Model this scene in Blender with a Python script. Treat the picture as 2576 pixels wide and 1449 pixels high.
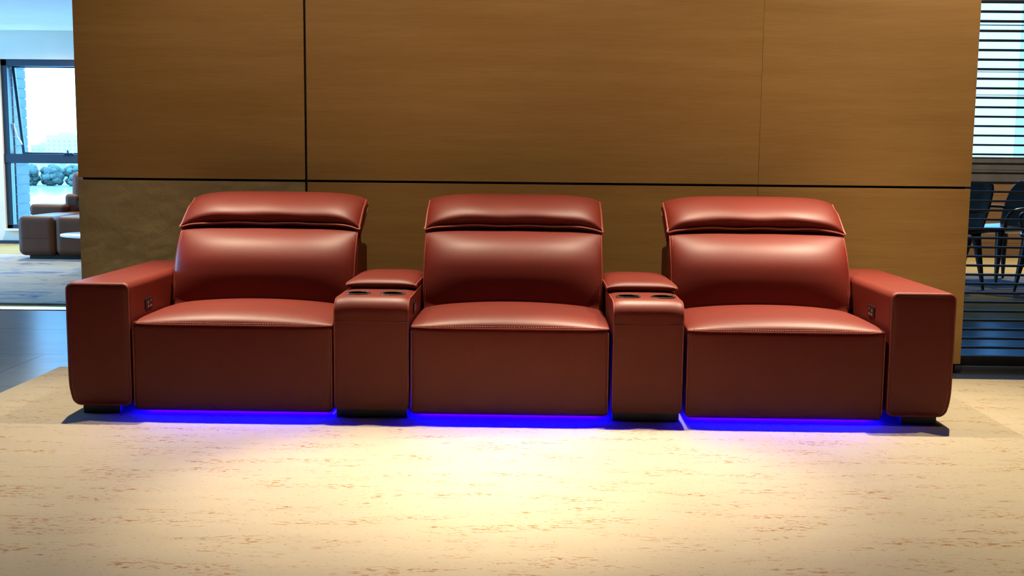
import bpy, bmesh, math, random
from mathutils import Vector, Matrix, noise

random.seed(7)
scene = bpy.context.scene
for o in list(bpy.data.objects):
    bpy.data.objects.remove(o)
COL = scene.collection

# ------------------------------------------------------------------ camera
F_PX, PITCH, ROLL, YAW, CAM_H = 2758.63, 0.11739, 0.01027, 0.01764, 0.9144
cy_, sy_, cp_, sp_ = math.cos(YAW), math.sin(YAW), math.cos(PITCH), math.sin(PITCH)
fwd = Vector((-sy_ * cp_, cy_ * cp_, -sp_))
right0 = Vector((cy_, sy_, 0))
up0 = right0.cross(fwd)
right = right0 * math.cos(ROLL) + up0 * math.sin(ROLL)
up = up0 * math.cos(ROLL) - right0 * math.sin(ROLL)
cam_data = bpy.data.cameras.new('camera')
cam_data.sensor_width = 36.0
cam_data.lens = F_PX / 2576.0 * 36.0
cam_data.clip_end = 5000
cam = bpy.data.objects.new('camera', cam_data)
m = Matrix((right, up, -fwd)).transposed().to_4x4()
m.translation = Vector((0, 0, CAM_H))
cam.matrix_world = m
COL.objects.link(cam)
scene.camera = cam

# ------------------------------------------------------------------ world, exposure
world = bpy.data.worlds.new('overcast_sky')
scene.world = world
world.use_nodes = True
bg = world.node_tree.nodes['Background']
bg.inputs['Color'].default_value = (0.20, 0.54, 1.0, 1)
bg.inputs['Strength'].default_value = 23.0
scene.view_settings.view_transform = 'Standard'
scene.view_settings.look = 'None'
scene.view_settings.exposure = 0.0
scene.view_settings.gamma = 1.0
scene.view_settings.use_curve_mapping = False
try:
    scene.cycles.sample_clamp_indirect = 6.0
    scene.cycles.max_bounces = 8
except Exception:
    pass


def lamp_spot(name, loc, target, power, angle, blend=1.0, radius=0.03, color=(1, 0.72, 0.40)):
    d = bpy.data.lights.new(name, 'SPOT')
    d.energy = power
    d.spot_size = math.radians(angle)
    d.spot_blend = blend
    d.shadow_soft_size = radius
    d.color = color
    o = bpy.data.objects.new(name, d)
    o.location = loc
    o.rotation_euler = (Vector(target) - Vector(loc)).to_track_quat('-Z', 'Y').to_euler()
    COL.objects.link(o)
    return o


def portal(name, loc, sx, sy, rot):
    d = bpy.data.lights.new(name, 'AREA')
    d.shape = 'RECTANGLE'
    d.size, d.size_y = sx, sy
    d.cycles.is_portal = True
    o = bpy.data.objects.new(name, d)
    o.location = loc
    o.rotation_euler = rot
    COL.objects.link(o)


WARM = (1.0, 0.84, 0.60)
# recessed ceiling downlights above the seat backs
lamp_spot('downlight_lamp', (-1.75, 4.40, 2.5), (-1.68, 3.45, 0), 480, 76, 1.0, 0.016, WARM)
lamp_spot('downlight_lamp', (-0.62, 4.40, 2.5), (-0.62, 3.70, 0.2), 310, 68, 1.0, 0.016, WARM)
lamp_spot('downlight_lamp', (0.55, 4.40, 2.5), (0.58, 3.70, 0.2), 345, 68, 1.0, 0.016, WARM)
lamp_spot('downlight_lamp', (1.70, 4.40, 2.5), (1.46, 3.55, 0), 640, 76, 1.0, 0.016, WARM)
lamp_spot('accent_lamp', (-0.52, 4.40, 2.5), (-0.38, 2.93, 0), 840, 32, 1.0, 0.016, WARM)
lamp_spot('accent_lamp', (0.45, 4.40, 2.5), (0.22, 3.06, 0), 740, 32, 1.0, 0.016, WARM)
# unseen fill spots added to light the stone wall
lamp_spot('wall_fill_lamp', (1.95, 3.60, 2.55), (1.95, 4.85, 1.00), 104, 96, 1.0, 0.06, WARM)
lamp_spot('wall_fill_lamp', (0.35, 3.60, 2.55), (0.35, 4.85, 1.42), 60, 86, 1.0, 0.06, WARM)
lamp_spot('wall_fill_lamp', (-1.15, 3.60, 2.55), (-1.20, 4.85, 1.25), 52, 90, 1.0, 0.06, WARM)
# warm dining downlight behind the slat screen; unseen fill lamps added in the lounge
lamp_spot('dining_downlight_lamp', (4.3, 9.4, 2.5), (4.3, 10.4, 0), 330, 140, 1.0, 0.05, WARM)
lamp_spot('lounge_fill_lamp', (-4.7, 10.3, 2.05), (-4.7, 10.3, 0), 200, 172, 1.0, 0.05, WARM)
lamp_spot('lounge_fill_lamp', (-4.0, 7.9, 2.1), (-4.0, 8.2, 0), 75, 110, 1.0, 0.05, WARM)
# daylight portals
portal('window_portal', (-3.7, 11.15, 1.0), 3.4, 1.75, (math.radians(-90), 0, 0))
portal('window_portal', (-8.95, 8.0, 1.1), 1.8, 5.4, (0, math.radians(-90), 0))  # portal of the added side window
portal('window_portal', (4.9, 11.15, 1.75), 3.4, 1.6, (math.radians(-90), 0, 0))

# ------------------------------------------------------------------ helpers: objects


def tag(o, label=None, cat=None, group=None, kind=None):
    if label:
        o['label'] = label
    if cat:
        o['category'] = cat
    if group:
        o['group'] = group
    if kind:
        o['kind'] = kind
    return o


def empty(name, loc, label, cat, group=None, rz=0):
    o = bpy.data.objects.new(name, None)
    o.empty_display_size = 0.1
    o.location = loc
    o.rotation_euler = (0, 0, rz)
    COL.objects.link(o)
    return tag(o, label, cat, group)


def link(name, mesh, mat, parent=None, loc=None):
    if mat is not None and len(mesh.materials) == 0:
        mesh.materials.append(mat)
    o = bpy.data.objects.new(name, mesh)
    COL.objects.link(o)
    if parent is not None:
        o.parent = parent
    if loc is not None:
        o.location = loc
    return o


def mesh_from(verts, faces, smooth=True, angle=40):
    me = bpy.data.meshes.new('m')
    me.from_pydata([tuple(v) for v in verts], [], faces)
    bm = bmesh.new()
    bm.from_mesh(me)
    bmesh.ops.remove_doubles(bm, verts=bm.verts, dist=1e-6)
    bmesh.ops.recalc_face_normals(bm, faces=bm.faces)
    bm.to_mesh(me)
    bm.free()
    if smooth:
        me.polygons.foreach_set('use_smooth', [True] * len(me.polygons))
        me.set_sharp_from_angle(angle=math.radians(angle))
    me.update()
    return me


class Mesh:
    """collects pieces of one part"""

    def __init__(self):
        self.v, self.f = [], []

    def add(self, v, f):
        n = len(self.v)
        self.v += [tuple(p) for p in v]
        self.f += [tuple(i + n for i in q) for q in f]
        return self

    def build(self, name, mat, parent=None, loc=None, smooth=True, angle=40):
        return link(name, mesh_from(self.v, self.f, smooth, angle), mat, parent, loc)


def rbox(x0, x1, y0, y1, z0, z1, r=0.01, seg=2, core=1, fn=None):
    """rounded box, watertight; core = subdivisions of the flat part; fn deforms"""
    c = ((x0 + x1) / 2, (y0 + y1) / 2, (z0 + z1) / 2)
    h = ((x1 - x0) / 2, (y1 - y0) / 2, (z1 - z0) / 2)
    r = min(r, min(h) * 0.98)
    lists = []
    for a in range(3):
        inner = h[a] - r
        L = []
        for i in range(seg):
            L.append(-(inner + r * math.tan(math.pi / 4 * (seg - i) / seg)))
        cor = [-inner + 2 * inner * i / core for i in range(core + 1)]
        if seg > 1:
            cor = [cor[0], cor[0] + min(r * .3, inner * .2)] + cor[1:-1] + [cor[-1] - min(r * .3, inner * .2), cor[-1]]
        L += cor
        for i in range(seg):
            L.append(inner + r * math.tan(math.pi / 4 * (i + 1) / seg))
        lists.append(L)
    idx, V, Fc = {}, [], []

    def vert(i, j, k):
        key = (i, j, k)
        if key not in idx:
            p = [lists[0][i], lists[1][j], lists[2][k]]
            q = [max(-(h[a] - r), min(h[a] - r, p[a])) for a in range(3)]
            d = Vector([p[a] - q[a] for a in range(3)])
            if d.length > 1e-9:
                d = d.normalized() * r
            w = Vector(q) + d + Vector(c)
            if fn:
                w = Vector(fn(w.x, w.y, w.z))
            idx[key] = len(V)
            V.append(w)
        return idx[key]
    n = [len(L) for L in lists]
    for k in (0, n[2] - 1):
        for i in range(n[0] - 1):
            for j in range(n[1] - 1):
                Fc.append((vert(i, j, k), vert(i + 1, j, k), vert(i + 1, j + 1, k), vert(i, j + 1, k)))
    for j in (0, n[1] - 1):
        for i in range(n[0] - 1):
            for k in range(n[2] - 1):
                Fc.append((vert(i, j, k), vert(i + 1, j, k), vert(i + 1, j, k + 1), vert(i, j, k + 1)))
    for i in (0, n[0] - 1):
        for j in range(n[1] - 1):
            for k in range(n[2] - 1):
                Fc.append((vert(i, j, k), vert(i, j + 1, k), vert(i, j + 1, k + 1), vert(i, j, k + 1)))
    return V, Fc


def box(x0, x1, y0, y1, z0, z1):
    V = [(x, y, z) for z in (z0, z1) for y in (y0, y1) for x in (x0, x1)]
    return V, [(0, 1, 3, 2), (4, 5, 7, 6), (0, 1, 5, 4), (2, 3, 7, 6), (0, 2, 6, 4), (1, 3, 7, 5)]


def loft(rings, caps=True):
    n = len(rings[0])
    V = [p for r in rings for p in r]
    Fc = []
    for i in range(len(rings) - 1):
        for j in range(n):
            a, b = i * n + j, i * n + (j + 1) % n
            Fc.append((a, b, b + n, a + n))
    if caps:
        for base in (0, (len(rings) - 1) * n):
            ring = rings[base // n]
            cen = sum((Vector(p) for p in ring), Vector()) / n
            V.append(cen)
            ci = len(V) - 1
            for j in range(n):
                Fc.append((base + j, base + (j + 1) % n, ci))
    return V, Fc


def catmull(pts, sub=6, closed=True):
    out = []
    n = len(pts)
    rng = n if closed else n - 1
    for i in range(rng):
        if closed:
            p0, p1, p2, p3 = (pts[(i + d) % n] for d in (-1, 0, 1, 2))
        else:
            p0, p1, p2, p3 = pts[max(i - 1, 0)], pts[i], pts[i + 1], pts[min(i + 2, n - 1)]
        for s in range(sub):
            t = s / sub
            out.append(tuple(0.5 * ((2 * p1[a]) + (-p0[a] + p2[a]) * t + (2 * p0[a] - 5 * p1[a] + 4 * p2[a] - p3[a]) * t * t
                                    + (-p0[a] + 3 * p1[a] - 3 * p2[a] + p3[a]) * t ** 3) for a in range(len(p1))))
    if not closed:
        out.append(tuple(pts[-1]))
    return out


def tube(path, r, n=6, closed=False):
    path = [Vector(p) for p in path]
    N = len(path)
    rings = []
    prev = None
    for i, p in enumerate(path):
        a = path[(i - 1) % N] if (closed or i > 0) else p
        b = path[(i + 1) % N] if (closed or i < N - 1) else p
        t = (b - a).normalized()
        if prev is None:
            ref = Vector((0, 0, 1)) if abs(t.z) < 0.9 else Vector((1, 0, 0))
            u = t.cross(ref).normalized()
        else:
            u = (prev - t * prev.dot(t)).normalized()
        prev = u
        w = t.cross(u)
        rr = r(i / (N - 1)) if callable(r) else r
        rings.append([p + (u * math.cos(2 * math.pi * k / n) + w * math.sin(2 * math.pi * k / n)) * rr for k in range(n)])
    if closed:
        rings.append(rings[0])
        return loft(rings, caps=False)
    return loft(rings)


def lathe(prof, n=32, cx=0, cy=0, cap=True):
    rings = [[(cx + r * math.cos(2 * math.pi * k / n), cy + r * math.sin(2 * math.pi * k / n), z) for k in range(n)] for r, z in prof]
    return loft(rings, caps=cap)


def uspace(n):
    """-1..1 dense near the ends"""
    return [math.sin(math.pi / 2 * (-1 + 2 * i / n)) for i in range(n + 1)]


# ------------------------------------------------------------------ helpers: materials


def mat(name, color=(0.5, 0.5, 0.5), rough=0.5, metal=0.0, spec=0.5, build=None):
    M = bpy.data.materials.new(name)
    M.use_nodes = True
    nt = M.node_tree
    b = nt.nodes['Principled BSDF']
    b.inputs['Base Color'].default_value = (*color, 1)
    b.inputs['Roughness'].default_value = rough
    b.inputs['Metallic'].default_value = metal
    b.inputs['Specular IOR Level'].default_value = spec
    if build:
        build(nt, b)
    return M


def coords(nt, scale, kind='Object', rnd=False):
    tc = nt.nodes.new('ShaderNodeTexCoord')
    mp = nt.nodes.new('ShaderNodeMapping')
    mp.inputs['Scale'].default_value = scale
    nt.links.new(tc.outputs[kind], mp.inputs['Vector'])
    if rnd:
        oi = nt.nodes.new('ShaderNodeObjectInfo')
        ml = nt.nodes.new('ShaderNodeMath')
        ml.operation = 'MULTIPLY'
        ml.inputs[1].default_value = 37.0
        nt.links.new(oi.outputs['Random'], ml.inputs[0])
        nt.links.new(ml.outputs[0], mp.inputs['Location'])
    return mp.outputs['Vector']


def tex_noise(nt, vec, scale=5, detail=3, rough=0.5, dist=0.0):
    n = nt.nodes.new('ShaderNodeTexNoise')
    n.inputs['Scale'].default_value = scale
    n.inputs['Detail'].default_value = detail
    n.inputs['Roughness'].default_value = rough
    n.inputs['Distortion'].default_value = dist
    nt.links.new(vec, n.inputs['Vector'])
    return n.outputs['Fac']


def ramp(nt, fac, stops):
    r = nt.nodes.new('ShaderNodeValToRGB')
    cr = r.color_ramp
    while len(cr.elements) > 1:
        cr.elements.remove(cr.elements[-1])
    cr.elements[0].position = stops[0][0]
    cr.elements[0].color = (*stops[0][1], 1)
    for p, c in stops[1:]:
        e = cr.elements.new(p)
        e.color = (*c, 1)
    nt.links.new(fac, r.inputs['Fac'])
    return r.outputs['Color']


def mixc(nt, fac, a, b, mode='MIX'):
    n = nt.nodes.new('ShaderNodeMix')
    n.data_type = 'RGBA'
    n.blend_type = mode
    for sock, v in ((n.inputs['Factor'], fac), (n.inputs['A'], a), (n.inputs['B'], b)):
        if isinstance(v, (int, float)):
            sock.default_value = v
        elif isinstance(v, tuple):
            sock.default_value = (*v, 1)
        else:
            nt.links.new(v, sock)
    return n.outputs['Result']


def math_n(nt, op, a, b=None):
    n = nt.nodes.new('ShaderNodeMath')
    n.operation = op
    for s, v in ((n.inputs[0], a), (n.inputs[1], b)):
        if v is None:
            continue
        if isinstance(v, (int, float)):
            s.default_value = v
        else:
            nt.links.new(v, s)
    return n.outputs[0]


def bump(nt, b, height, strength=0.2, dist=0.01):
    n = nt.nodes.new('ShaderNodeBump')
    n.inputs['Strength'].default_value = strength
    n.inputs['Distance'].default_value = dist
    nt.links.new(height, n.inputs['Height'])
    nt.links.new(n.outputs['Normal'], b.inputs['Normal'])


def leather(base, dark, grain=0.12):
    def f(nt, b):
        v = coords(nt, (1, 1, 1))
        n1 = tex_noise(nt, v, 7, 4)
        c = ramp(nt, n1, [(0.3, dark), (0.7, base)])
        nt.links.new(c, b.inputs['Base Color'])
        vo = nt.nodes.new('ShaderNodeTexVoronoi')
        vo.inputs['Scale'].default_value = 420
        nt.links.new(v, vo.inputs['Vector'])
        bump(nt, b, vo.outputs['Distance'], grain, 0.0012)
    return f


RED = mat('red_leather', rough=0.49, spec=0.36, build=leather((0.142, 0.0132, 0.0066), (0.130, 0.0118, 0.0058)))
REDP = mat('red_leather_piping', rough=0.5, spec=0.3, build=leather((0.26, 0.050, 0.034), (0.24, 0.045, 0.030)))
STITCH = mat('stitch_thread', (0.55, 0.24, 0.18), 0.6)
BLACK = mat('black_plastic', (0.008, 0.008, 0.008), 0.45)
GAP = mat('black_joint', (0.004, 0.004, 0.004), 0.7)
CHROME = mat('chrome', (0.8, 0.8, 0.8), 0.12, 1.0)
SILVER = mat('silver_icon', (0.45, 0.45, 0.5), 0.3, 0.8)
CUP = mat('cup_liner', (0.01, 0.01, 0.01), 0.25)


def emis(color, strength):
    def f(nt, b):
        b.inputs['Emission Color'].default_value = (*color, 1)
        b.inputs['Emission Strength'].default_value = strength
    return f


LED = mat('blue_led', (0.02, 0.02, 0.1), 0.4, build=emis((0.002, 0.0, 1.0), 1000))


def wallpanel(nt, b):
    v = coords(nt, (0.55, 1.0, 9.0), rnd=True)
    n1 = tex_noise(nt, v, 2.2, 6, 0.62, 0.15)
    c = ramp(nt, n1, [(0.28, (0.295, 0.148, 0.037)), (0.50, (0.335, 0.176, 0.048)), (0.74, (0.385, 0.215, 0.066))])
    v2 = coords(nt, (2.5, 1, 60), rnd=True)
    n2 = tex_noise(nt, v2, 3.0, 3, 0.6)
    c = mixc(nt, 0.24, c, ramp(nt, n2, [(0.3, (0.26, 0.13, 0.035)), (0.7, (0.42, 0.245, 0.085))]))
    v3 = coords(nt, (6, 1, 55), rnd=True)
    n3 = tex_noise(nt, v3, 2.0, 4, 0.7)
    m3 = ramp(nt, n3, [(0.66, (0, 0, 0)), (0.78, (0.4, 0.4, 0.4))])
    c = mixc(nt, m3, c, (0.48, 0.33, 0.18))
    nt.links.new(c, b.inputs['Base Color'])
    bump(nt, b, n2, 0.12, 0.002)


def slate(nt, b):
    v = coords(nt, (1, 1, 1))
    n1 = tex_noise(nt, v, 6, 8, 0.65, 0.2)
    c = ramp(nt, n1, [(0.3, (0.30, 0.215, 0.098)), (0.6, (0.36, 0.262, 0.125)), (0.8, (0.42, 0.315, 0.16))])
    nt.links.new(c, b.inputs['Base Color'])
    v2 = coords(nt, (1, 1, 1))
    n2 = tex_noise(nt, v2, 22, 10, 0.7, 0.25)
    bump(nt, b, n2, 0.7, 0.008)


def rug_beige(nt, b):
    base_v = coords(nt, (1, 1, 1))
    soft = tex_noise(nt, coords(nt, (1.2, 5, 1)), 2.0, 4, 0.6)
    c = ramp(nt, soft, [(0.3, (0.305, 0.258, 0.180)), (0.7, (0.325, 0.276, 0.195))])
    clus = tex_noise(nt, coords(nt, (1.9, 8.0, 1)), 2.0, 4, 0.6, 0.2)
    clm = ramp(nt, clus, [(0.505, (0, 0, 0)), (0.625, (1, 1, 1))])
    speck = tex_noise(nt, coords(nt, (16, 40, 1)), 2.2, 4, 0.7)
    spm = ramp(nt, speck, [(0.52, (0, 0, 0)), (0.58, (1, 1, 1))])
    mk = mixc(nt, 1.0, clm, spm, 'MULTIPLY')
    speck2 = tex_noise(nt, coords(nt, (30, 55, 1)), 2.0, 3, 0.65)
    spm2 = ramp(nt, speck2, [(0.63, (0, 0, 0)), (0.69, (0.85, 0.85, 0.85))])
    c = mixc(nt, mk, c, (0.210, 0.102, 0.032))
    c = mixc(nt, spm2, c, (0.16, 0.095, 0.04))
    nt.links.new(c, b.inputs['Base Color'])
    fib = tex_noise(nt, coords(nt, (220, 320, 1)), 2.0, 2)
    bump(nt, b, fib, 0.35, 0.004)


def satin_floor(c0, c1, gloss):
    """diffuse body under a thin satin varnish"""
    def f(nt, b):
        v = coords(nt, (1.0, 6.0, 1), rnd=True)
        n1 = tex_noise(nt, v, 3, 5, 0.6, 0.3)
        out = nt.nodes['Material Output']
        df = nt.nodes.new('ShaderNodeBsdfDiffuse')
        nt.links.new(ramp(nt, n1, [(0.3, c0), (0.7, c1)]), df.inputs['Color'])
        gl = nt.nodes.new('ShaderNodeBsdfGlossy')
        nt.links.new(ramp(nt, n1, [(0.3, (0.22, 0.22, 0.22)), (0.7, (0.26, 0.26, 0.26))]), gl.inputs['Roughness'])
        mx = nt.nodes.new('ShaderNodeMixShader')
        mx.inputs[0].default_value = gloss
        nt.links.new(df.outputs[0], mx.inputs[1])
        nt.links.new(gl.outputs[0], mx.inputs[2])
        nt.links.new(mx.outputs[0], out.inputs['Surface'])
        nt.nodes.remove(b)
    return f


def rug_blue(nt, b):
    v = coords(nt, (1.2, 2.0, 1))
    n1 = tex_noise(nt, v, 2.2, 7, 0.68, 0.7)
    c = ramp(nt, n1, [(0.33, (0.05, 0.085, 0.20)), (0.41, (0.25, 0.27, 0.30)), (0.48, (0.40, 0.36, 0.30)), (0.75, (0.48, 0.43, 0.36))])
    nt.links.new(c, b.inputs['Base Color'])


def brown_leather(nt, b):
    v = coords(nt, (1, 1, 1))
    n1 = tex_noise(nt, v, 5, 4)
    c = ramp(nt, n1, [(0.3, (0.090, 0.036, 0.017)), (0.7, (0.118, 0.048, 0.023))])
    nt.links.new(c, b.inputs['Base Color'])


def wood(nt, b):
    v = coords(nt, (1.0, 1.0, 8.0))
    n1 = tex_noise(nt, v, 3, 5, 0.6)
    c = ramp(nt, n1, [(0.3, (0.15, 0.080, 0.033)), (0.7, (0.20, 0.11, 0.048))])
    nt.links.new(c, b.inputs['Base Color'])


def plain_var(c0, c1, scale=4):
    def f(nt, b):
        n1 = tex_noise(nt, coords(nt, (1, 1, 1)), scale, 4)
        nt.links.new(ramp(nt, n1, [(0.3, c0), (0.7, c1)]), b.inputs['Base Color'])
    return f


def tinted_pane(tint):
    def f(nt, b):
        out = nt.nodes['Material Output']
        tr = nt.nodes.new('ShaderNodeBsdfTransparent')
        tr.inputs['Color'].default_value = (*tint, 1)
        gl = nt.nodes.new('ShaderNodeBsdfGlossy')
        gl.inputs['Roughness'].default_value = 0.02
        fr = nt.nodes.new('ShaderNodeFresnel')
        fr.inputs['IOR'].default_value = 1.2
        mx = nt.nodes.new('ShaderNodeMixShader')
        nt.links.new(fr.outputs[0], mx.inputs[0])
        nt.links.new(tr.outputs[0], mx.inputs[1])
        nt.links.new(gl.outputs[0], mx.inputs[2])
        nt.links.new(mx.outputs[0], out.inputs['Surface'])
        nt.nodes.remove(b)
    return f


PANEL = mat('honed_stone_panel', rough=0.55, spec=0.3, build=wallpanel)
SLATE = mat('split_slate_panel', rough=0.7, spec=0.25, build=slate)
RUG = mat('beige_rug', rough=0.95, spec=0.1, build=rug_beige)
TILE = mat('grey_floor_tile', build=satin_floor((0.050, 0.066, 0.085), (0.060, 0.076, 0.096), 0.105))
PLANK = mat('oak_floor', build=satin_floor((0.40, 0.29, 0.125), (0.46, 0.34, 0.15), 0.03))
RUG2 = mat('blue_beige_rug', rough=0.95, spec=0.1, build=rug_blue)
RUG3 = mat('grey_rug', rough=0.9, spec=0.2, build=plain_var((0.09, 0.09, 0.10), (0.15, 0.15, 0.16), 8))
BROWN = mat('brown_leather', rough=0.55, spec=0.25, build=brown_leather)
WOOD = mat('oak_wall', rough=0.45, build=wood)
PAINT = mat('cream_paint', rough=0.8, build=plain_var((0.74, 0.68, 0.58), (0.77, 0.71, 0.61)))
CEIL = mat('white_ceiling', rough=0.85, build=plain_var((0.84, 0.84, 0.83), (0.87, 0.87, 0.86)))
CEIL_D = mat('charcoal_ceiling', rough=0.85, build=plain_var((0.10, 0.10, 0.10), (0.12, 0.12, 0.12)))
PAINT_D = mat('taupe_paint', rough=0.8, build=plain_var((0.14, 0.12, 0.10), (0.16, 0.14, 0.12)))
FRAME = mat('dark_window_frame', rough=0.4, build=plain_var((0.006, 0.018, 0.042), (0.008, 0.023, 0.05)))
PANE = mat('clear_pane', build=tinted_pane((0.86, 0.94, 0.96)))
PANE_T = mat('cyan_pane', build=tinted_pane((0.44, 0.51, 0.58)))
PANE_B = mat('blue_pane', build=tinted_pane((0.33, 0.38, 0.45)))
SLAT = mat('black_slat', rough=0.6, spec=0.2, build=plain_var((0.010, 0.010, 0.011), (0.016, 0.016, 0.017)))
DARKBOARD = mat('dark_board', rough=0.5, build=plain_var((0.055, 0.05, 0.05), (0.075, 0.07, 0.07), 9))
CHAIRM = mat('dark_chair_leather', rough=0.25, build=plain_var((0.018, 0.020, 0.020), (0.028, 0.030, 0.028)))
CHAIRLEG = mat('dark_chair_leg', rough=0.4, build=plain_var((0.012, 0.011, 0.010), (0.02, 0.018, 0.016)))
WHITE = mat('white_gloss', rough=0.12, build=plain_var((0.75, 0.75, 0.75), (0.8, 0.8, 0.8)))
STEEL = mat('brushed_trim', (0.7, 0.7, 0.7), 0.25, 1.0)
BRICK = mat('blue_grey_brick', rough=0.7, build=plain_var((0.035, 0.042, 0.055), (0.055, 0.064, 0.08), 12))
MORTAR = mat('pale_mortar', rough=0.9, build=plain_var((0.16, 0.17, 0.18), (0.2, 0.21, 0.22), 12))
FOLIAGE = mat('far_foliage', rough=0.9, spec=0.1, build=plain_var((0.035, 0.05, 0.042), (0.07, 0.085, 0.07), 0.25))
BARK = mat('far_bark', (0.06, 0.05, 0.04), 0.9)
FACADE = mat('haze_pale_facade', rough=0.8, build=plain_var((0.34, 0.33, 0.32), (0.39, 0.38, 0.37), 0.05))  # distance haze put into the pale base colour
FACADE_W = mat('facade_window', (0.24, 0.24, 0.24), 0.5)
ROOFM = mat('teal_roof', rough=0.6, build=plain_var((0.10, 0.17, 0.17), (0.13, 0.20, 0.20), 0.1))
WATER = mat('river_water', (0.25, 0.30, 0.32), 0.15, spec=0.6)
BANK = mat('far_bank', (0.14, 0.15, 0.13), 0.9)

# ------------------------------------------------------------------ large structure
Z0 = -0.008           # top of the floor tiles; the beige rug's top is z = 0
YW = 4.852            # face of the stone wall
YB = 11.2             # inner face of the far facade

fl = tag(Mesh().add(*box(-9, 7.5, -3, 11.5, -0.20, Z0 - 0.010)).build('floor', GAP, smooth=False), kind='structure')
tile_me = mesh_from(*box(-0.749, 0.749, -0.3575, 0.3575, -0.010, 0.0), smooth=False)
tile_me.materials.append(TILE)
plank_me = mesh_from(*box(-0.749, 0.749, -0.3575, 0.3575, -0.010, 0.0), smooth=False)
plank_me.materials.append(PLANK)
row = 0
y = 2.10
while y < 11.3:
    off = (0.0, 0.55, 1.05)[row % 3]
    x = -9.0 + 0.75 - off + 0.75
    while x < 7.4:
        hidden = y < 4.4 and -1.2 < x < 2.0
        if not hidden:
            link('floor_tile' if y < 6.3 else 'floor_board', tile_me if y < 6.3 else plank_me, None, fl, (x, y + 0.3585, Z0))
        x += 1.5
    y += 0.7173
    row += 1

tag(Mesh().add(*box(-2.2, 7.5, -3, 11.5, 2.62, 2.75)).build('ceiling', CEIL_D, smooth=False), kind='structure')
low = tag(Mesh().add(*box(-9, -2.2, -3, 10.28, 2.14, 2.75)).add(*box(-9, -2.2, 10.32, 11.5, 2.145, 2.75)).add(*box(-9, -2.2, 10.27, 10.34, 2.22, 2.75))
          .build('ceiling_soffit', CEIL, smooth=False), kind='structure')
tag(Mesh().add(*box(-9, 7.5, -3.15, -3, -0.2, 2.75)).build('wall_rear', PAINT_D, smooth=False), kind='structure')
wl = Mesh().add(*box(-9.15, -9, -3.15, 5.3, -0.2, 2.75)).add(*box(-9.15, -9, 10.7, 11.5, -0.2, 2.75))
wl.add(*box(-9.15, -9, 5.3, 10.7, -0.2, 0.2)).add(*box(-9.15, -9, 5.3, 10.7, 2.0, 2.75))  # opening for the added side window
tag(wl.build('wall_left', PAINT, smooth=False), kind='structure')
tag(Mesh().add(*box(7.5, 7.65, -3.15, 11.5, -0.2, 2.75)).build('wall_right', PAINT_D, smooth=False), kind='structure')
# far facade with two window openings
w = Mesh()
w.add(*box(-9, -5.42, YB, 11.42, Z0, 2.7))
w.add(*box(-5.42, -2.0, YB, 11.42, 1.865, 2.7))
w.add(*box(-5.42, -2.0, YB, 11.42, Z0, 0.135))
w.add(*box(-2.0, 3.2, YB, 11.42, Z0, 2.7))
w.add(*box(3.2, 6.6, YB, 11.42, Z0, 0.96))
w.add(*box(3.2, 6.6, YB, 11.42, 2.52, 2.7))
w.add(*box(6.6, 7.5, YB, 11.42, Z0, 2.7))
wall_far = tag(w.build('wall_far', PAINT, smooth=False), kind='structure')
tag(Mesh().add(*rbox(-9, -2.0, YB - 0.02, YB, Z0, 0.025, 0.003)).build('baseboard_left', FRAME), kind='structure')
tag(Mesh().add(*rbox(-5.42, -2.0, YB - 0.05, YB + 0.1, 0.125, 0.147, 0.004)).build('trim_1', WHITE), kind='structure')
tag(Mesh().add(*rbox(-8.9, -1.9, 6.40, 6.52, Z0, Z0 + 0.004, 0.0015, 1)).build('trim_2', STEEL), kind='structure')

# window_1 (left): frame, transom, mullions, fixed lower panes, top hung sash opened outwards
WL, WR = -5.42, -2.0
f = Mesh()
yf0, yf1 = YB + 0.03, YB + 0.11
f.add(*rbox(WL, WL + 0.062, yf0, yf1, 0.147, 1.865, 0.004))
f.add(*rbox(WR - 0.062, WR, yf0, yf1, 0.147, 1.865, 0.004))
f.add(*rbox(WL, WR, yf0, yf1, 1.80, 1.865, 0.004))
f.add(*rbox(WL, WR, yf0, yf1, 0.147, 0.185, 0.004))
f.add(*rbox(WL, WR, yf0 - 0.01, yf1, 0.818, 0.912, 0.004))
f.add(*rbox(-4.33, -4.25, yf0, yf1, 0.147, 1.865, 0.004))
f.add(*rbox(-3.17, -3.09, yf0, yf1, 0.147, 1.865, 0.004))
win1 = tag(f.build('window_1', FRAME), kind='structure')
for a, b_ in ((WL + 0.062, -4.33), (-4.25, -3.17), (-3.09, WR - 0.062)):
    Mesh().add(*box(a, b_, YB + 0.07, YB + 0.076, 0.185, 0.818)).build('pane', PANE, win1, smooth=False)
for a, b_ in ((-4.25, -3.17), (-3.09, WR - 0.062)):
    Mesh().add(*box(a, b_, YB + 0.07, YB + 0.076, 0.912, 1.80)).build('pane', PANE, win1, smooth=False)
# opened sash of the first bay (hinged at the top, swung out)
sx0, sx1, szt, szb = WL + 0.07, -4.335, 1.815, 0.885
ang = math.asin(0.17 / (szt - szb))


def swing(x, y, z):
    dy, dz = y - (YB + 0.11), z - szt
    return (x, YB + 0.115 + dy * math.cos(ang) - dz * math.sin(ang), szt + dz * math.cos(ang) + dy * math.sin(ang))


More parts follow.
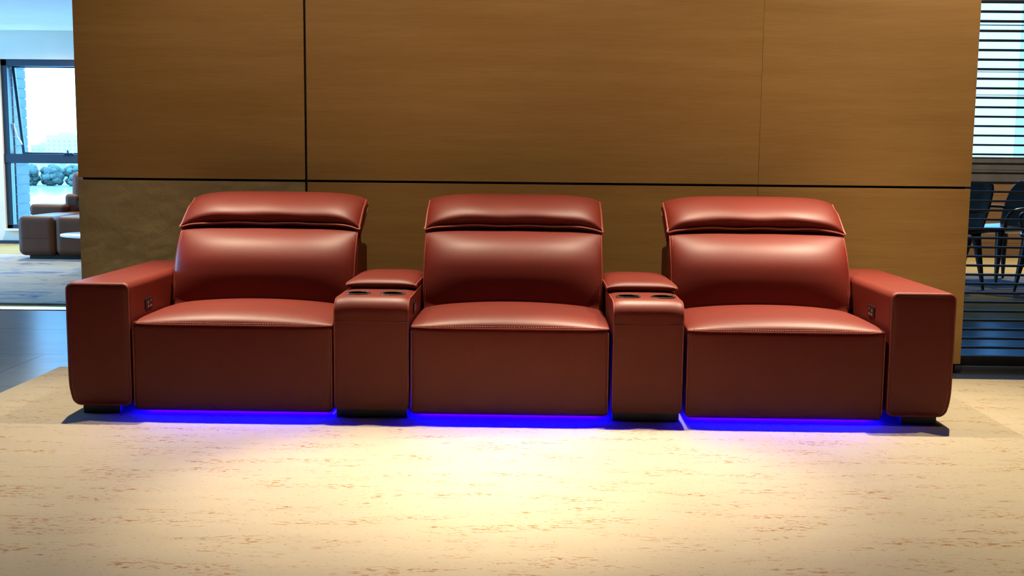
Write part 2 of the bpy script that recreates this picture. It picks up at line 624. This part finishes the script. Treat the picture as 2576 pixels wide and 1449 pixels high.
s = Mesh()
for bx in ((sx0, sx0 + 0.028, szb, szt), (sx1 - 0.028, sx1, szb, szt), (sx0, sx1, szt - 0.028, szt), (sx0, sx1, szb, szb + 0.028)):
    s.add(*rbox(bx[0], bx[1], YB + 0.11, YB + 0.14, bx[2], bx[3], 0.003, fn=swing))
sash = s.build('window_sash', FRAME, win1)
v_, f_ = box(sx0 + 0.028, sx1 - 0.028, YB + 0.122, YB + 0.127, szb + 0.028, szt - 0.028)
Mesh().add([swing(*p) for p in v_], f_).build('pane', PANE, sash, smooth=False)
Mesh().add(*tube([(sx0 + 0.004, YB + 0.10, 1.22), (sx0 + 0.01, YB + 0.15, 1.10), swing(sx0 + 0.012, YB + 0.11, 1.0)], 0.007)).build('stay_arm', STEEL, win1)
h_ = Mesh()
h_.add(*rbox(-4.80, -4.70, YB + 0.0, YB + 0.03, 0.912, 0.925, 0.004))
h_.add(*rbox(-4.758, -4.742, YB - 0.01, YB + 0.02, 0.915, 0.955, 0.004))
h_.build('window_handle', FRAME, win1)

f = Mesh()  # unseen side window, added to bring daylight into the lounge
for yy in (5.3, 7.07, 8.86, 10.64):
    f.add(*rbox(-9.1, -9.03, yy, yy + 0.06, 0.2, 2.0, 0.004))
for zz in (0.2, 1.94):
    f.add(*rbox(-9.1, -9.03, 5.3, 10.7, zz, zz + 0.06, 0.004))
added_win = tag(f.build('added_side_window', FRAME), kind='structure')
for yy in (5.36, 7.13, 8.92):
    Mesh().add(*box(-9.07, -9.064, yy, yy + 1.72, 0.26, 1.94)).build('pane', PANE, added_win, smooth=False)

# window_2 (right, behind the slat screen)
f = Mesh()
for zz in (0.96, 2.50):
    f.add(*rbox(3.2, 6.6, YB + 0.02, YB + 0.08, zz, zz + 0.025, 0.003))
for zz in (1.592, 1.82, 2.278):
    f.add(*rbox(3.2, 6.6, YB + 0.03, YB + 0.05, zz, zz + 0.012, 0.003))
f.add(*rbox(3.2, 3.25, YB + 0.02, YB + 0.08, 0.96, 2.52, 0.003))
f.add(*rbox(6.55, 6.6, YB + 0.02, YB + 0.08, 0.96, 2.52, 0.003))
FRAME2 = mat('blue_white_frame', rough=0.5, build=plain_var((0.30, 0.42, 0.62), (0.34, 0.46, 0.66)))
win2 = tag(f.build('window_2', FRAME2), kind='structure')
Mesh().add(*box(3.25, 4.86, YB + 0.055, YB + 0.061, 0.985, 2.50)).build('pane', PANE_T, win2, smooth=False)
Mesh().add(*box(4.86, 6.55, YB + 0.055, YB + 0.061, 0.985, 2.50)).build('pane', PANE_B, win2, smooth=False)
# lining below the right window: dark ledge board over oak cladding boards
for i in range(6):
    zt = 0.715 - i * 0.1205
    o = Mesh().add(*rbox(1.6, 7.4, YB - 0.03, YB, zt - 0.1185, zt, 0.002, 1)).build('cladding_board', WOOD, wall_far, smooth=False)
for i in range(2):
    Mesh().add(*rbox(1.6, 7.4, YB - 0.045, YB, 0.722 + i * 0.128, 0.846 + i * 0.128, 0.003, 1)).build('ledge_board', DARKBOARD, wall_far, smooth=False)
Mesh().add(*rbox(1.6, 7.4, YB - 0.06, YB + 0.02, 0.974, 0.985, 0.003, 1)).build('ledge_top', FRAME2, wall_far)

# ------------------------------------------------------------------ stone feature wall
XL, XR, XG, XS = -2.0148, 1.916, -0.9998, 0.9894
ZG, ZP, ZTOP = 0.8078, 0.026, 2.62
core = tag(Mesh().add(*box(XL + 0.012, XR - 0.016, YW + 0.02, YW + 0.12, Z0, ZTOP)).build('wall_back', GAP, smooth=False), kind='structure')
g = 0.0052


def panel(x0, x1, z0, z1, m_=PANEL):
    return Mesh().add(*box(x0, x1, YW, YW + 0.02, z0, z1)).build('stone_panel', m_, core, smooth=False)


panel(XL, XG - g, ZG + g, ZTOP)
panel(XG + g, XS - 0.0006, ZG + g, ZTOP)
panel(XS + 0.0006, XR, ZG + g, ZTOP)
panel(XG + g, XS - 0.0006, ZP, ZG - g)
panel(XS + 0.0006, XR, ZP, ZG - g)
# split-face slate panel, real relief
nx, nz = 150, 110
V, Fc = [], []
px0, px1, pz0, pz1 = XL, XG - g, ZP, ZG - g
for j in range(nz + 1):
    for i in range(nx + 1):
        x = px0 + (px1 - px0) * i / nx
        z = pz0 + (pz1 - pz0) * j / nz
        d = noise.fractal(Vector((x * 5 + z * 3, 3.1, z * 7 - x * 2)), 1.0, 2.0, 5) * 0.004
        d += abs(noise.noise(Vector((x * 11 - z * 9, 7.7, z * 13 + x * 5)))) * 0.004
        edge = min(i, nx - i, j, nz - j) / 4.0
        V.append((x, YW - 0.002 - d * min(1, edge + 0.25), z))
for j in range(nz):
    for i in range(nx):
        a = j * (nx + 1) + i
        Fc.append((a, a + 1, a + nx + 2, a + nx + 1))
n0 = len(V)
bv, bf = box(px0, px1, YW + 0.002, YW + 0.02, pz0, pz1)
sl = Mesh().add(V, Fc).add(bv, bf)
rim = [j * (nx + 1) for j in range(nz + 1)]
for loop in ([j * (nx + 1) for j in range(nz + 1)], [j * (nx + 1) + nx for j in range(nz + 1)], list(range(nx + 1)), [nz * (nx + 1) + i for i in range(nx + 1)]):
    base = len(sl.v)
    for i in loop:
        sl.v.append(V[i])
        sl.v.append((V[i][0], YW + 0.004, V[i][2]))
    for k in range(len(loop) - 1):
        sl.f.append((base + 2 * k, base + 2 * k + 1, base + 2 * k + 3, base + 2 * k + 2))
o = sl.build('slate_panel', SLATE, core, angle=60)
o['label'] = 'rough split-face slate panel'
# returns on both ends
for x0, x1 in ((XL, XL + 0.012), (XR - 0.012, XR)):
    for z0, z1 in ((ZP, ZG - g), (ZG + g, ZTOP)):
        Mesh().add(*box(x0, x1, YW + 0.0205, YW + 0.12, z0, z1)).build('stone_return', PANEL, core, smooth=False)

# ------------------------------------------------------------------ beige rug
o = Mesh().add(*rbox(-2.039, 2.75, 1.2, 4.643, Z0, 0.0, 0.003, 2)).build('area_rug', RUG)
tag(o, 'large beige rug with broken rust-brown streaks under the red recliners', 'rug')

# ------------------------------------------------------------------ red recliners
YF = 3.77


def kfun(u, p, q):
    return max(0.0, 1 - abs(u) ** p) ** q


def sweep_soft(w, centre, ends, p, q, n=36, sub=5, zfun=None):
    """loft closed profiles across x; profile blends ends->centre with k(u)"""
    rings = []
    for u in uspace(n):
        k = kfun(u, p, q)
        prof = [(e[0] + (c[0] - e[0]) * k, e[1] + (c[1] - e[1]) * k) for c, e in zip(centre, ends)]
        rings.append([(u * w / 2, y_, z_) for y_, z_ in catmull(prof, sub)])
    return loft(rings)


def stitches(path, length=0.005, gap=0.0035, r=0.0009):
    """little thread dashes along a path, one mesh"""
    mb = Mesh()
    path = [Vector(p) for p in path]
    d = 0
    nxt = 0
    for a, b_ in zip(path[:-1], path[1:]):
        L = (b_ - a).length
        t = (b_ - a).normalized()
        while nxt < d + L:
            s0 = a + t * (nxt - d)
            s1 = s0 + t * length
            mb.add(*tube([s0, s1], r, 4))
            nxt += length + gap
        d += L
    return mb


HC = [(.592, .652), (.577, .672), (.580, .694), (.612, .720), (.668, .745), (.735, .765), (.795, .768),
      (.825, .745), (.815, .705), (.74, .662), (.66, .620), (.615, .612)]
HE = [(.590, .632), (.594, .639), (.612, .650), (.652, .676), (.700, .704), (.738, .716), (.782, .737),
      (.815, .722), (.815, .702), (.745, .660), (.660, .612), (.618, .592)]
BC = [(.425, .300), (.410, .360), (.408, .420), (.413, .475), (.431, .532), (.474, .583), (.540, .617), (.600, .631),
      (.650, .610), (.690, .540), (.690, .420), (.670, .300)]
BE = [(.446, .300), (.452, .354), (.460, .400), (.478, .455), (.502, .512), (.532, .560), (.575, .612), (.602, .618),
      (.645, .600), (.680, .540), (.680, .420), (.660, .300)]


def recliner(x0, x1, label, arm=None):
    cx = (x0 + x1) / 2
    wd = x1 - x0
    root = empty('recliner', (cx, YF, 0), label, 'recliner')
    # footrest front panel
    fp = Mesh().add(*rbox(-wd / 2 + .003, wd / 2 - .003, 0, .07, .017, .327, .016, 4, 10,
                          fn=lambda x, y, z: (x, y - .006 * kfun((x) / (wd / 2), 4, 1) * kfun((z - .17) / .16, 4, 1), z))).build('footrest_panel', RED, root)
    for s_ in (-1, 1):
        Mesh().add(*tube([(s_ * (wd / 2 - .006), .004, .035), (s_ * (wd / 2 - .006), .004, .315)], .0028)).build('piping', REDP, fp)
    # hidden carcass and mechanism
    Mesh().add(*rbox(-wd / 2 + .012, wd / 2 - .012, .0905, .64, .022, .315, .008)).build('seat_carcass', RED, root)
    Mesh().add(*rbox(-wd / 2 + .10, wd / 2 - .10, .22, .74, 0, .026, .004)).build('base_frame', BLACK, root)
    # seat cushion
    rings = []
    hw = wd / 2 - .003
    for u in uspace(40):
        k = kfun(u, 2.0, .6)
        zt = .334 + .037 * k
        fy = .014 * (1 - kfun(u, 7, .8))
        pr = [(.012 + fy, .318), (.001 + fy, .322)]
        for i in range(13):
            t = math.pi / 2 * i / 12
            pr.append((-.003 + fy + .11 * (1 - math.cos(t)), .327 + (zt - .327) * math.sin(t)))
        pr += [(.18, zt + .003 * k), (.30, zt + .004 * k), (.42, zt - .002), (.47, zt - .012), (.48, .318)]
        rings.append([(u * hw, a, b_) for a, b_ in pr])
    seat = Mesh().add(*loft(rings)).build('seat_cushion', RED, root, angle=70)
    path = [(u * (hw - .004), .014 * (1 - kfun(u, 7, .8)) - .0035, .3275) for u in uspace(40)]
    Mesh().add(*tube(path, .0022)).build('piping', REDP, seat)
    path2 = [(a, b_ - .0018, c + .0062) for a, b_, c in path]
    stitches(path2).build('stitching', STITCH, seat)
    # backrest
    bk = Mesh().add(*sweep_soft(wd - .004, BC, BE, 3.0, .62)).build('backrest', RED, root, angle=60)
    for s_ in (-1, 1):
        pts = catmull([(s_ * (wd / 2 - .003), a - .002, b_) for a, b_ in BE[1:8]], 6, closed=False)
        Mesh().add(*tube(pts, .0032)).build('piping', REDP, bk)
        stitches([(s_ * (wd / 2 - .011), b_ - .010, c) for a, b_, c in pts], .005, .004).build('stitching', STITCH, bk)
    # headrest pillow
    rings = []
    hwd = wd + .004
    for u in uspace(44):
        k = kfun(u, 4.5, .6)
        k2 = kfun(u, 6, 1)
        prof = []
        for i, (c, e) in enumerate(zip(HC, HE)):
            kk = k2 if i == 0 else k
            wob = .0022 * math.sin(u * 9 + cx * 5 + i) * k * (1 if 1 <= i <= 5 else 0)
            prof.append((e[0] + (c[0] - e[0]) * kk + wob, e[1] + (c[1] - e[1]) * kk))
        rings.append([(u * hwd / 2, a, b_) for a, b_ in catmull(prof, 5)])
    hd = Mesh().add(*loft(rings)).build('headrest', RED, root, angle=60)
    seam = []
    for a, b_ in reversed(HE[1:7]):
        seam.append((-hwd / 2, a - .002, b_ + .001))
    for i in range(25):
        u = -1 + 2 * i / 24
        k2 = kfun(u, 6, 1)
        seam.append((u * (hwd / 2 + .002), HE[0][0] - .009 + (HC[0][0] - HE[0][0]) * k2, HE[0][1] + (HC[0][1] - HE[0][1]) * k2 - .003 + .0016 * math.sin(u * 11 + cx)))
    for a, b_ in HE[1:7]:
        seam.append((hwd / 2, a - .002, b_ + .001))
    Mesh().add(*tube(catmull(seam, 3, closed=False), .0044)).build('piping', REDP, hd)
    for s_ in (-1, 1):
        pts = catmull([(s_ * hwd / 2, a, b_) for a, b_ in HE[7:12]], 5, closed=False)
        Mesh().add(*tube(pts, .0032)).build('piping', REDP, hd)
    # rear shell of the back
    Mesh().add(*rbox(-wd / 2 + .006, wd / 2 - .006, .70, .86, .03, .555, .018, 3)).build('back_shell', RED, root)
    # LED strip under the front
    Mesh().add(*rbox(-wd / 2 + .03, wd / 2 - .03, .078, .086, .010, .0175, .001, 1)).build('led_strip', LED, root)
    if arm:
        if arm == 'L':
            a0, a1, sgn = -1.630 - cx, -1.4035 - cx, -1
            fx0, fx1 = -1.590 - cx, -1.456 - cx
        else:
            a0, a1, sgn = 1.2425 - cx, 1.468 - cx, 1
            fx0, fx1 = 1.304 - cx, 1.429 - cx
        outer = a0 if sgn < 0 else a1

        def shape(x, y, z):
            # bottom outer corner drawn in, top gently crowned, front face slightly domed
            d = abs(x - outer)
            t = max(0.0, min(1.0, (0.16 - z) / 0.128))
            x -= sgn * 0.022 * t ** 3 * max(0, 1 - d / 0.2)
            if y < .03:
                y -= .004 * kfun((x - (a0 + a1) / 2) / .115, 4, 1) * kfun((z - .25) / .22, 4, 1)
            return (x, y, z)
        am = Mesh().add(*rbox(a0, a1, 0, .87, .032, .469, .024, 5, 8, fn=shape)).build('armrest', RED, root, angle=60)
        pts = []
        rr, ins = .020, .005
        xx0, xx1, zz0, zz1 = a0 + ins, a1 - ins, .032 + ins, .469 - ins
        for (ccx, ccz, t0) in ((xx1 - rr, zz1 - rr, 0), (xx0 + rr, zz1 - rr, 90), (xx0 + rr, zz0 + rr, 180), (xx1 - rr, zz0 + rr, 270)):
            for i in range(7):
                t = math.radians(t0 + 15 * i)
                pts.append((ccx + rr * math.cos(t), ccz + rr * math.sin(t)))
        dense = []
        for i in range(len(pts)):
            p, q = pts[i], pts[(i + 1) % len(pts)]
            n_ = max(1, int(math.hypot(q[0] - p[0], q[1] - p[1]) / .02))
            for k in range(n_):
                dense.append((p[0] + (q[0] - p[0]) * k / n_, p[1] + (q[1] - p[1]) * k / n_))
        ring = [shape(a, .0075, b_) for a, b_ in dense]
        Mesh().add(*tube(ring, .0036, 6, True)).build('piping', REDP, am)
        foot = Mesh().add(*rbox(fx0, fx1, .03, .84, 0, .036, .003)).build('foot', BLACK, root)
        # recline control plate on the inner face
        ix = a1 if sgn < 0 else a0
        e = .004
        xs = sorted((ix - sgn * e, ix + sgn * .003))
        yc = .192 if sgn < 0 else .212
        cp = Mesh().add(*rbox(xs[0], xs[1], yc - .036, yc + .036, .355, .396, .003, 2)).build('control_panel', BLACK, root)
        cp['label'] = 'small black recline control plate'
        xf = ix - sgn * (e + .0005)
        for k, dy in enumerate((-.013, .013)):
            bm_ = Mesh()
            bm_.add(*rbox(min(xf, xf - sgn * .0015), max(xf, xf - sgn * .0015), yc + dy - .009, yc + dy + .009, .362, .370, .0006, 1))
            up_ = 1 if k == 0 else -1
            tri = [(xf, yc + dy - .008, .382 - .006 * up_), (xf, yc + dy + .008, .382 - .006 * up_), (xf, yc + dy, .382 + .006 * up_)]
            tri2 = [(p[0] - sgn * .0015, p[1], p[2]) for p in tri]
            bm_.add(tri + tri2, [(0, 1, 2), (3, 4, 5), (0, 1, 4, 3), (1, 2, 5, 4), (2, 0, 3, 5)])
            bm_.build('button', SILVER, cp)
    return root


recliner(-1.400, -0.691, 'red leather recliner with an armrest, nearest the window', 'L')
recliner(-0.422, 0.277, 'armless middle red leather recliner between the two cup holder consoles')
recliner(0.542, 1.233, 'red leather recliner with an armrest, nearest the slat screen', 'R')


def console(x0, x1, label, panel_side=None):
    cx = (x0 + x1) / 2
    wd = x1 - x0
    root = empty('cup_holder_console', (cx, YF, 0), label, 'console')
    rings = []
    for u in uspace(24):
        k = kfun(u, 6, .7)
        zt = .420 + .009 * k
        fy = .006 * (1 - k)
        pr = [(fy, .034), (fy, .20), (fy, .30)]
        for i in range(11):
            t = math.pi / 2 * i / 10
            pr.append((fy + .055 * (1 - math.cos(t)), zt - .055 + .055 * math.sin(t)))
        pr += [(.12, zt), (.22, zt), (.40, zt), (.60, zt), (.78, zt - .004), (.79, zt - .03), (.79, .034)]
        rings.append([(u * wd / 2, a, b_) for a, b_ in pr])
    body = Mesh().add(*loft(rings)).build('body', RED, root, angle=60)
    # holes for the cup holders
    cut = Mesh()
    cups = [(-.062, .122), (.062, .122)]
    for hx, hy in cups:
        cut.add(*lathe([(.039, .36), (.039, .47)], 32, hx, hy))
    co = cut.build('cut', BLACK, root)
    md = body.modifiers.new('b', 'BOOLEAN')
    md.object = co
    md.operation = 'DIFFERENCE'
    md.solver = 'EXACT'
    dg = bpy.context.evaluated_depsgraph_get()
    dg.update()
    nm = bpy.data.meshes.new_from_object(body.evaluated_get(dg))
    body.modifiers.clear()
    body.data = nm
    if len(nm.materials) == 0:
        nm.materials.append(RED)
    bpy.data.objects.remove(co)
    for hx, hy in cups:
        ch = Mesh().add(*lathe([(.0385, .431), (.0385, .363), (.0365, .361), (.0005, .361), (.0005, .364), (.0355, .365), (.0365, .431)], 36, hx, hy, cap=False)).build('cup_holder', CUP, root)
        rp = [(hx + .0415 * math.cos(2 * math.pi * i / 40), hy + .0415 * math.sin(2 * math.pi * i / 40), .4300) for i in range(40)]
        Mesh().add(*tube(rp, .0034, 8, True)).build('chrome_rim', CHROME, ch)
    for s_ in (-1, 1):
        pts = [(s_ * (wd / 2 - .001), .006, .05), (s_ * (wd / 2 - .001), .005, .20), (s_ * (wd / 2 - .001), .005, .36)]
        for i in range(11):
            t = math.pi / 2 * i / 10
            pts.append((s_ * (wd / 2 - .001), .005 + .055 * (1 - math.cos(t)), .421 - .055 + .055 * math.sin(t)))
        pts += [(s_ * (wd / 2 - .001), .2, .421), (s_ * (wd / 2 - .001), .6, .421)]
        Mesh().add(*tube(pts, .0026)).build('piping', REDP, body)
    Mesh().add(*tube([(-wd / 2 + .006, -.0002, .345), (wd / 2 - .006, -.0002, .345)], .0010, 4)).build('front_seam', REDP, body)
    # hinged lid
    lw = .259
    rings = []
    for u in uspace(24):
        k = kfun(u, 4, .6)
        zt = .448 + .020 * k
        f0 = .004 * (1 - k)
        pr = [(.285, .432), (.268 + f0, .434), (.260 + f0, .442)]
        for i in range(1, 9):
            t = math.pi / 2 * i / 8
            pr.append((.258 + f0 + .05 * (1 - math.cos(t)), .442 + (zt - .442) * math.sin(t)))
        pr += [(.40, zt + .004 * k), (.55, zt + .003 * k), (.66, zt - .004), (.68, zt - .015), (.68, .432)]
        rings.append([(u * lw / 2, a, b_) for a, b_ in pr])
    lid = Mesh().add(*loft(rings)).build('lid', RED, root, angle=60)
    for s_ in (-1, 1):
        pts = [(s_ * lw / 2, .268, .436)]
        for i in range(0, 9):
            t = math.pi / 2 * i / 8
            pts.append((s_ * lw / 2, .260 + .05 * (1 - math.cos(t)), .442 + .007 * math.sin(t)))
        pts += [(s_ * lw / 2, .45, .449), (s_ * lw / 2, .66, .445)]
        Mesh().add(*tube(pts, .0026)).build('piping', REDP, lid)
    Mesh().add(*rbox(-wd / 2 + .003, wd / 2 - .006, .022, .76, 0, .036, .002)).build('plinth', BLACK, root)
    if panel_side:
        xe = panel_side * wd / 2
        xs = sorted((xe - panel_side * .004, xe + panel_side * .004))
        cp = Mesh().add(*rbox(xs[0], xs[1], .155, .225, .352, .392, .002, 2)).build('control_panel', BLACK, root)
        cp['label'] = 'small black recline control plate'
        for k, dy in enumerate((-.014, .014)):
            xb = sorted((xe + panel_side * .004, xe + panel_side * .0056))
            Mesh().add(*rbox(xb[0], xb[1], .19 + dy - .008, .19 + dy + .008, .362, .384, .0006, 1)).build('button', SILVER, cp)
    return root


console(-0.687, -0.427, 'red leather console with cup holders beside the recliner nearest the window', 1)
console(0.2875, 0.531, 'red leather console with cup holders beside the recliner nearest the slat screen', 1)

# ------------------------------------------------------------------ slat screen
root = empty('slat_screen', (2.6, 5.02, Z0), 'black horizontal slat screen beside the stone wall', 'screen')
slat_me = mesh_from(*box(-.80, .80, -.014, .014, -.0045, .0045), smooth=False)
slat_me.materials.append(SLAT)
for i in range(60):
    z = .0745 + i * .04195
    if z < 2.56:
        link('slat', slat_me, None, root, (0, 0, z - Z0))
Mesh().add(*rbox(-.80, .80, -.02, .02, .002, .044, .002, 1)).build('bottom_rail', SLAT, root)
Mesh().add(*rbox(-.80, .80, -.02, .02, 2.585, 2.625, .002, 1)).build('top_rail', SLAT, root)
for xx in (-.79, .79):
    Mesh().add(*rbox(xx - .02, xx + .02, .012, .05, 0, 2.625, .002, 1)).build('post', SLAT, root)

# ------------------------------------------------------------------ left lounge: rug, brown sofa, table
o = Mesh().add(*rbox(-8.0, -2.4, 6.62, 9.9, Z0, Z0 + .012, .003, 2)).build('area_rug', RUG2)
tag(o, 'grey-beige rug with faded blue patches under the brown sofa', 'rug')

root = empty('brown_sofa', (-3.6, 9.4, Z0 + .012), 'low brown leather sofa in front of the window', 'sofa')
bz = .004


def smod(name, x0, x1, y0, y1, z0, z1, r, **kw):
    return Mesh().add(*rbox(x0 + 3.6, x1 + 3.6, y0 - 9.4, y1 - 9.4, z0 - bz, z1 - bz, r, 4, 4)).build(name, BROWN, root)


for a, b_ in ((-4.46, -4.135), (-4.133, -3.30), (-3.298, -2.45)):
    sc_ = smod('seat_block', a, b_, 9.40, 10.5, .035, .378, .055)
    Mesh().add(*tube([(a + 3.6 + .002, .9, .188), (a + 3.6 + .0, .06, .188), (a + 3.6 + .06, -.001, .188), (b_ + 3.6 - .06, -.001, .188)], .004)).build('seam', BROWN, sc_)
smod('bolster', -4.68, -4.345, 10.12, 10.42, .335, .450, .04)
smod('side_back', -4.40, -4.25, 10.25, 10.75, .20, .545, .04)
for i, a in enumerate((-4.345, -3.70, -3.05)):
    bb = Mesh().add(*rbox(-.31, .31, -.09, .09, 0, .40, .06, 4, 4)).build('back_cushion', BROWN, root, loc=(a + .31 + 3.6, 10.33 - 9.4, .345))
    bb.rotation_euler = (math.radians(-8), 0, 0)
Mesh().add(*rbox(-4.38 + 3.6, -2.5 + 3.6, .06, 1.05, 0, .04, .003)).build('plinth', BLACK, root)

root = empty('coffee_table', (-3.20, 8.6, Z0 + .012), 'white coffee table with a thin rounded top by the brown sofa', 'table')
rings = []
for r_, z_ in ((.96, .268), (1.0, .272), (1.0, .284), (.985, .288)):
    rings.append([(.515 * r_ * math.cos(2 * math.pi * k / 48), .34 * r_ * math.sin(2 * math.pi * k / 48), z_) for k in range(48)])
Mesh().add(*loft(rings)).build('table_top', WHITE, root, angle=50)
Mesh().add(*lathe([(.17, 0), (.17, .012), (.04, .03), (.035, .25), (.09, .27)], 32)).build('pedestal', BLACK, root)

# ------------------------------------------------------------------ right dining corner: rug, chairs
o = Mesh().add(*lathe([(.86, Z0), (.88, Z0 + .002), (.88, Z0 + .005), (.865, Z0 + .006)], 64)).build('round_rug', RUG3, loc=(3.92, 8.28, 0))
tag(o, 'round grey rug under the dark dining chairs behind the slat screen', 'rug')


def dining_chair(loc, rz, label):
    r = empty('dining_chair', loc, label, 'chair', None, rz)
    # local: faces -y
    rings = []
    for i in range(13):
        v = i / 12
        yy = -.24 + .47 * v
        hw = .235 * (1 - .35 * (1 - min(1, v / .35)) ** 2.2)
        prof = []
        for k in range(24):
            t = 2 * math.pi * k / 24
            ct, st = math.cos(t), math.sin(t)
            xx = hw * abs(ct) ** .6 * (1 if ct >= 0 else -1)
            dish = .035 * (xx / .235) ** 2 - .012
            zz = .405 + dish + .022 * abs(st) ** .7 * (1 if st >= 0 else -1) + .03 * (abs(v - .4)) ** 2
            prof.append((xx, yy, zz))
        rings.append(prof)
    Mesh().add(*loft(rings)).build('seat', CHAIRM, r, angle=60)
    rings = []
    for i in range(13):
        v = i / 12
        z = .40 + .38 * v
        hw = .215 + .02 * math.sin(math.pi * v) - (.03 * max(0, (v - .8) / .2) ** 2)
        yb = .20 + .12 * v
        prof = []
        for k in range(24):
            t = 2 * math.pi * k / 24
            ct, st = math.cos(t), math.sin(t)
            xx = hw * abs(ct) ** .5 * (1 if ct >= 0 else -1)
            yy = yb - .05 * (xx / .22) ** 2 + .018 * abs(st) ** .6 * (1 if st >= 0 else -1)
            prof.append((xx, yy, z))
        rings.append(prof)
    Mesh().add(*loft(rings)).build('backrest', CHAIRM, r, angle=60)
    for sx in (-1, 1):
        for sy in (-1, 1):
            top = Vector((sx * .17, sy * .15 + .01, .395))
            bot = Vector((sx * .215, sy * .20 + .01, 0))
            Mesh().add(*tube([bot, bot.lerp(top, .5), top], lambda t: .010 + .024 * t, 10)).build('leg', CHAIRLEG, r)
        pts = catmull([(sx * .225, .20, .57), (sx * .25, .08, .575), (sx * .25, -.08, .565), (sx * .235, -.14, .50), (sx * .20, -.12, .42)], 5, closed=False)
        Mesh().add(*tube(pts, .013, 8)).build('arm_loop', CHAIRLEG, r)
    return r


dining_chair((3.00, 8.08, Z0 + .0085), math.radians(-62), 'dark leather dining chair partly hidden by the stone wall edge')
dining_chair((3.72, 7.76, Z0 + .0085), math.radians(-58), 'dark leather dining chair at the photo edge behind the slat screen')
dining_chair((3.66, 8.62, Z0 + .0085), math.radians(-75), 'farther dark leather dining chair behind the other two')

# ------------------------------------------------------------------ outdoors
pier = empty('brick_pier', (-5.62, 11.6, Z0), 'blue-grey brick pier outside the left window', 'pier')
Mesh().add(*box(-.20, .195, -.125, .155, -.3, 2.4)).build('mortar_core', MORTAR, pier, smooth=False)
bm1 = mesh_from(*box(-.205, .205, -.132, .162, 0, .090), smooth=False)
bm1.materials.append(BRICK)
for i in range(24):
    link('brick', bm1, None, pier, (0, 0, -.1 + i * .1005))

o = Mesh().add(*box(-1600, 900, 25, 690, -20.6, -20.4)).build('river', WATER, smooth=False)
tag(o, 'bright river seen through the window', 'river', kind='structure')
o = Mesh().add(*box(-2500, 1500, 688, 2600, -20.6, -19.6)).build('far_bank', BANK, smooth=False)
tag(o, 'far river bank', 'ground', kind='structure')


def far_tree(x, y, h, w, seed):
    r = empty('far_tree', (x, y, -19.6), 'blue-green bushy tree on the far river bank', 'tree', 'trees along the far river bank')
    rnd = random.Random(seed)
    mb = Mesh()
    for _ in range(30):
        a = rnd.uniform(0, 2 * math.pi)
        d = rnd.uniform(0, .36) * w
        zz = h * rnd.uniform(.14, .82)
        s_ = w * rnd.uniform(.12, .22)
        bm = bmesh.new()
        bmesh.ops.create_icosphere(bm, subdivisions=2, radius=1)
        vs = [v.co + v.co * noise.noise(v.co * 2 + Vector((seed, _, 0))) * .35 for v in bm.verts]
        fs = [tuple(v.index for v in f_.verts) for f_ in bm.faces]
        bm.free()
        mb.add([(v.x * s_ + math.cos(a) * d, v.y * s_ + math.sin(a) * d, v.z * s_ * .85 + zz) for v in vs], fs)
    mb.build('crown', FOLIAGE, r, angle=180)
    Mesh().add(*tube([(0, 0, 0), (0, 0, h * .5)], .35, 6)).build('trunk', BARK, r)


for i in range(13):
    far_tree(-352 + i * 7.6 + random.uniform(-.8, .8), 700 + 15 * (i % 2), random.uniform(12.8, 15.2), random.uniform(14, 15), i)


def block(x, y, w_, d_, h, label, group, roof=False):
    r = empty('apartment_block' if not roof else 'low_building', (x, y, -19.6), label, 'building', group)
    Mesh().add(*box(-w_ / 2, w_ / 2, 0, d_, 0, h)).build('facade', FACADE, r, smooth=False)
    if roof:
        v = [(-w_ * .55, -1, h), (w_ * .55, -1, h), (0, -1, h + w_ * .22), (-w_ * .55, d_, h), (w_ * .55, d_, h), (0, d_, h + w_ * .22)]
        Mesh().add(v, [(0, 1, 2), (3, 4, 5), (0, 1, 4, 3), (1, 2, 5, 4), (2, 0, 3, 5)]).build('roof', ROOFM, r, smooth=False)
    else:
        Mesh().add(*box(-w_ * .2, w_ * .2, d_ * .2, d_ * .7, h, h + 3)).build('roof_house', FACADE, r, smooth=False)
    wb = Mesh()
    nxw = max(2, int(w_ / 5))
    nzw = max(1, int(h / 4.5))
    for i in range(nxw):
        for j in range(nzw):
            xa = -w_ / 2 + (i + .25) * w_ / nxw
            wb.add(*box(xa, xa + w_ / nxw * .45, -.15, .1, 2 + j * 4.4, 4 + j * 4.4))
    ob = wb.build('window_grid', FACADE_W, r, smooth=False)
    ob['kind'] = 'stuff'


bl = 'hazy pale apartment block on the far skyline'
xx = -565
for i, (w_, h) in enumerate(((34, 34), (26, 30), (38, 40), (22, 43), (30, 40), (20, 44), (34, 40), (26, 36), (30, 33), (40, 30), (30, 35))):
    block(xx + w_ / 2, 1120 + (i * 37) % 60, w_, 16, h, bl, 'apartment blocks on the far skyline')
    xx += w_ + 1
ll = 'low far building in front of the apartment blocks'
for i, (x, w_, h) in enumerate(((-420, 40, 20), (-372, 26, 17), (-338, 30, 21), (-300, 34, 17))):
    block(x, 830, w_, 14, h, ll, 'low buildings on the far bank', roof=(i % 2 == 1))
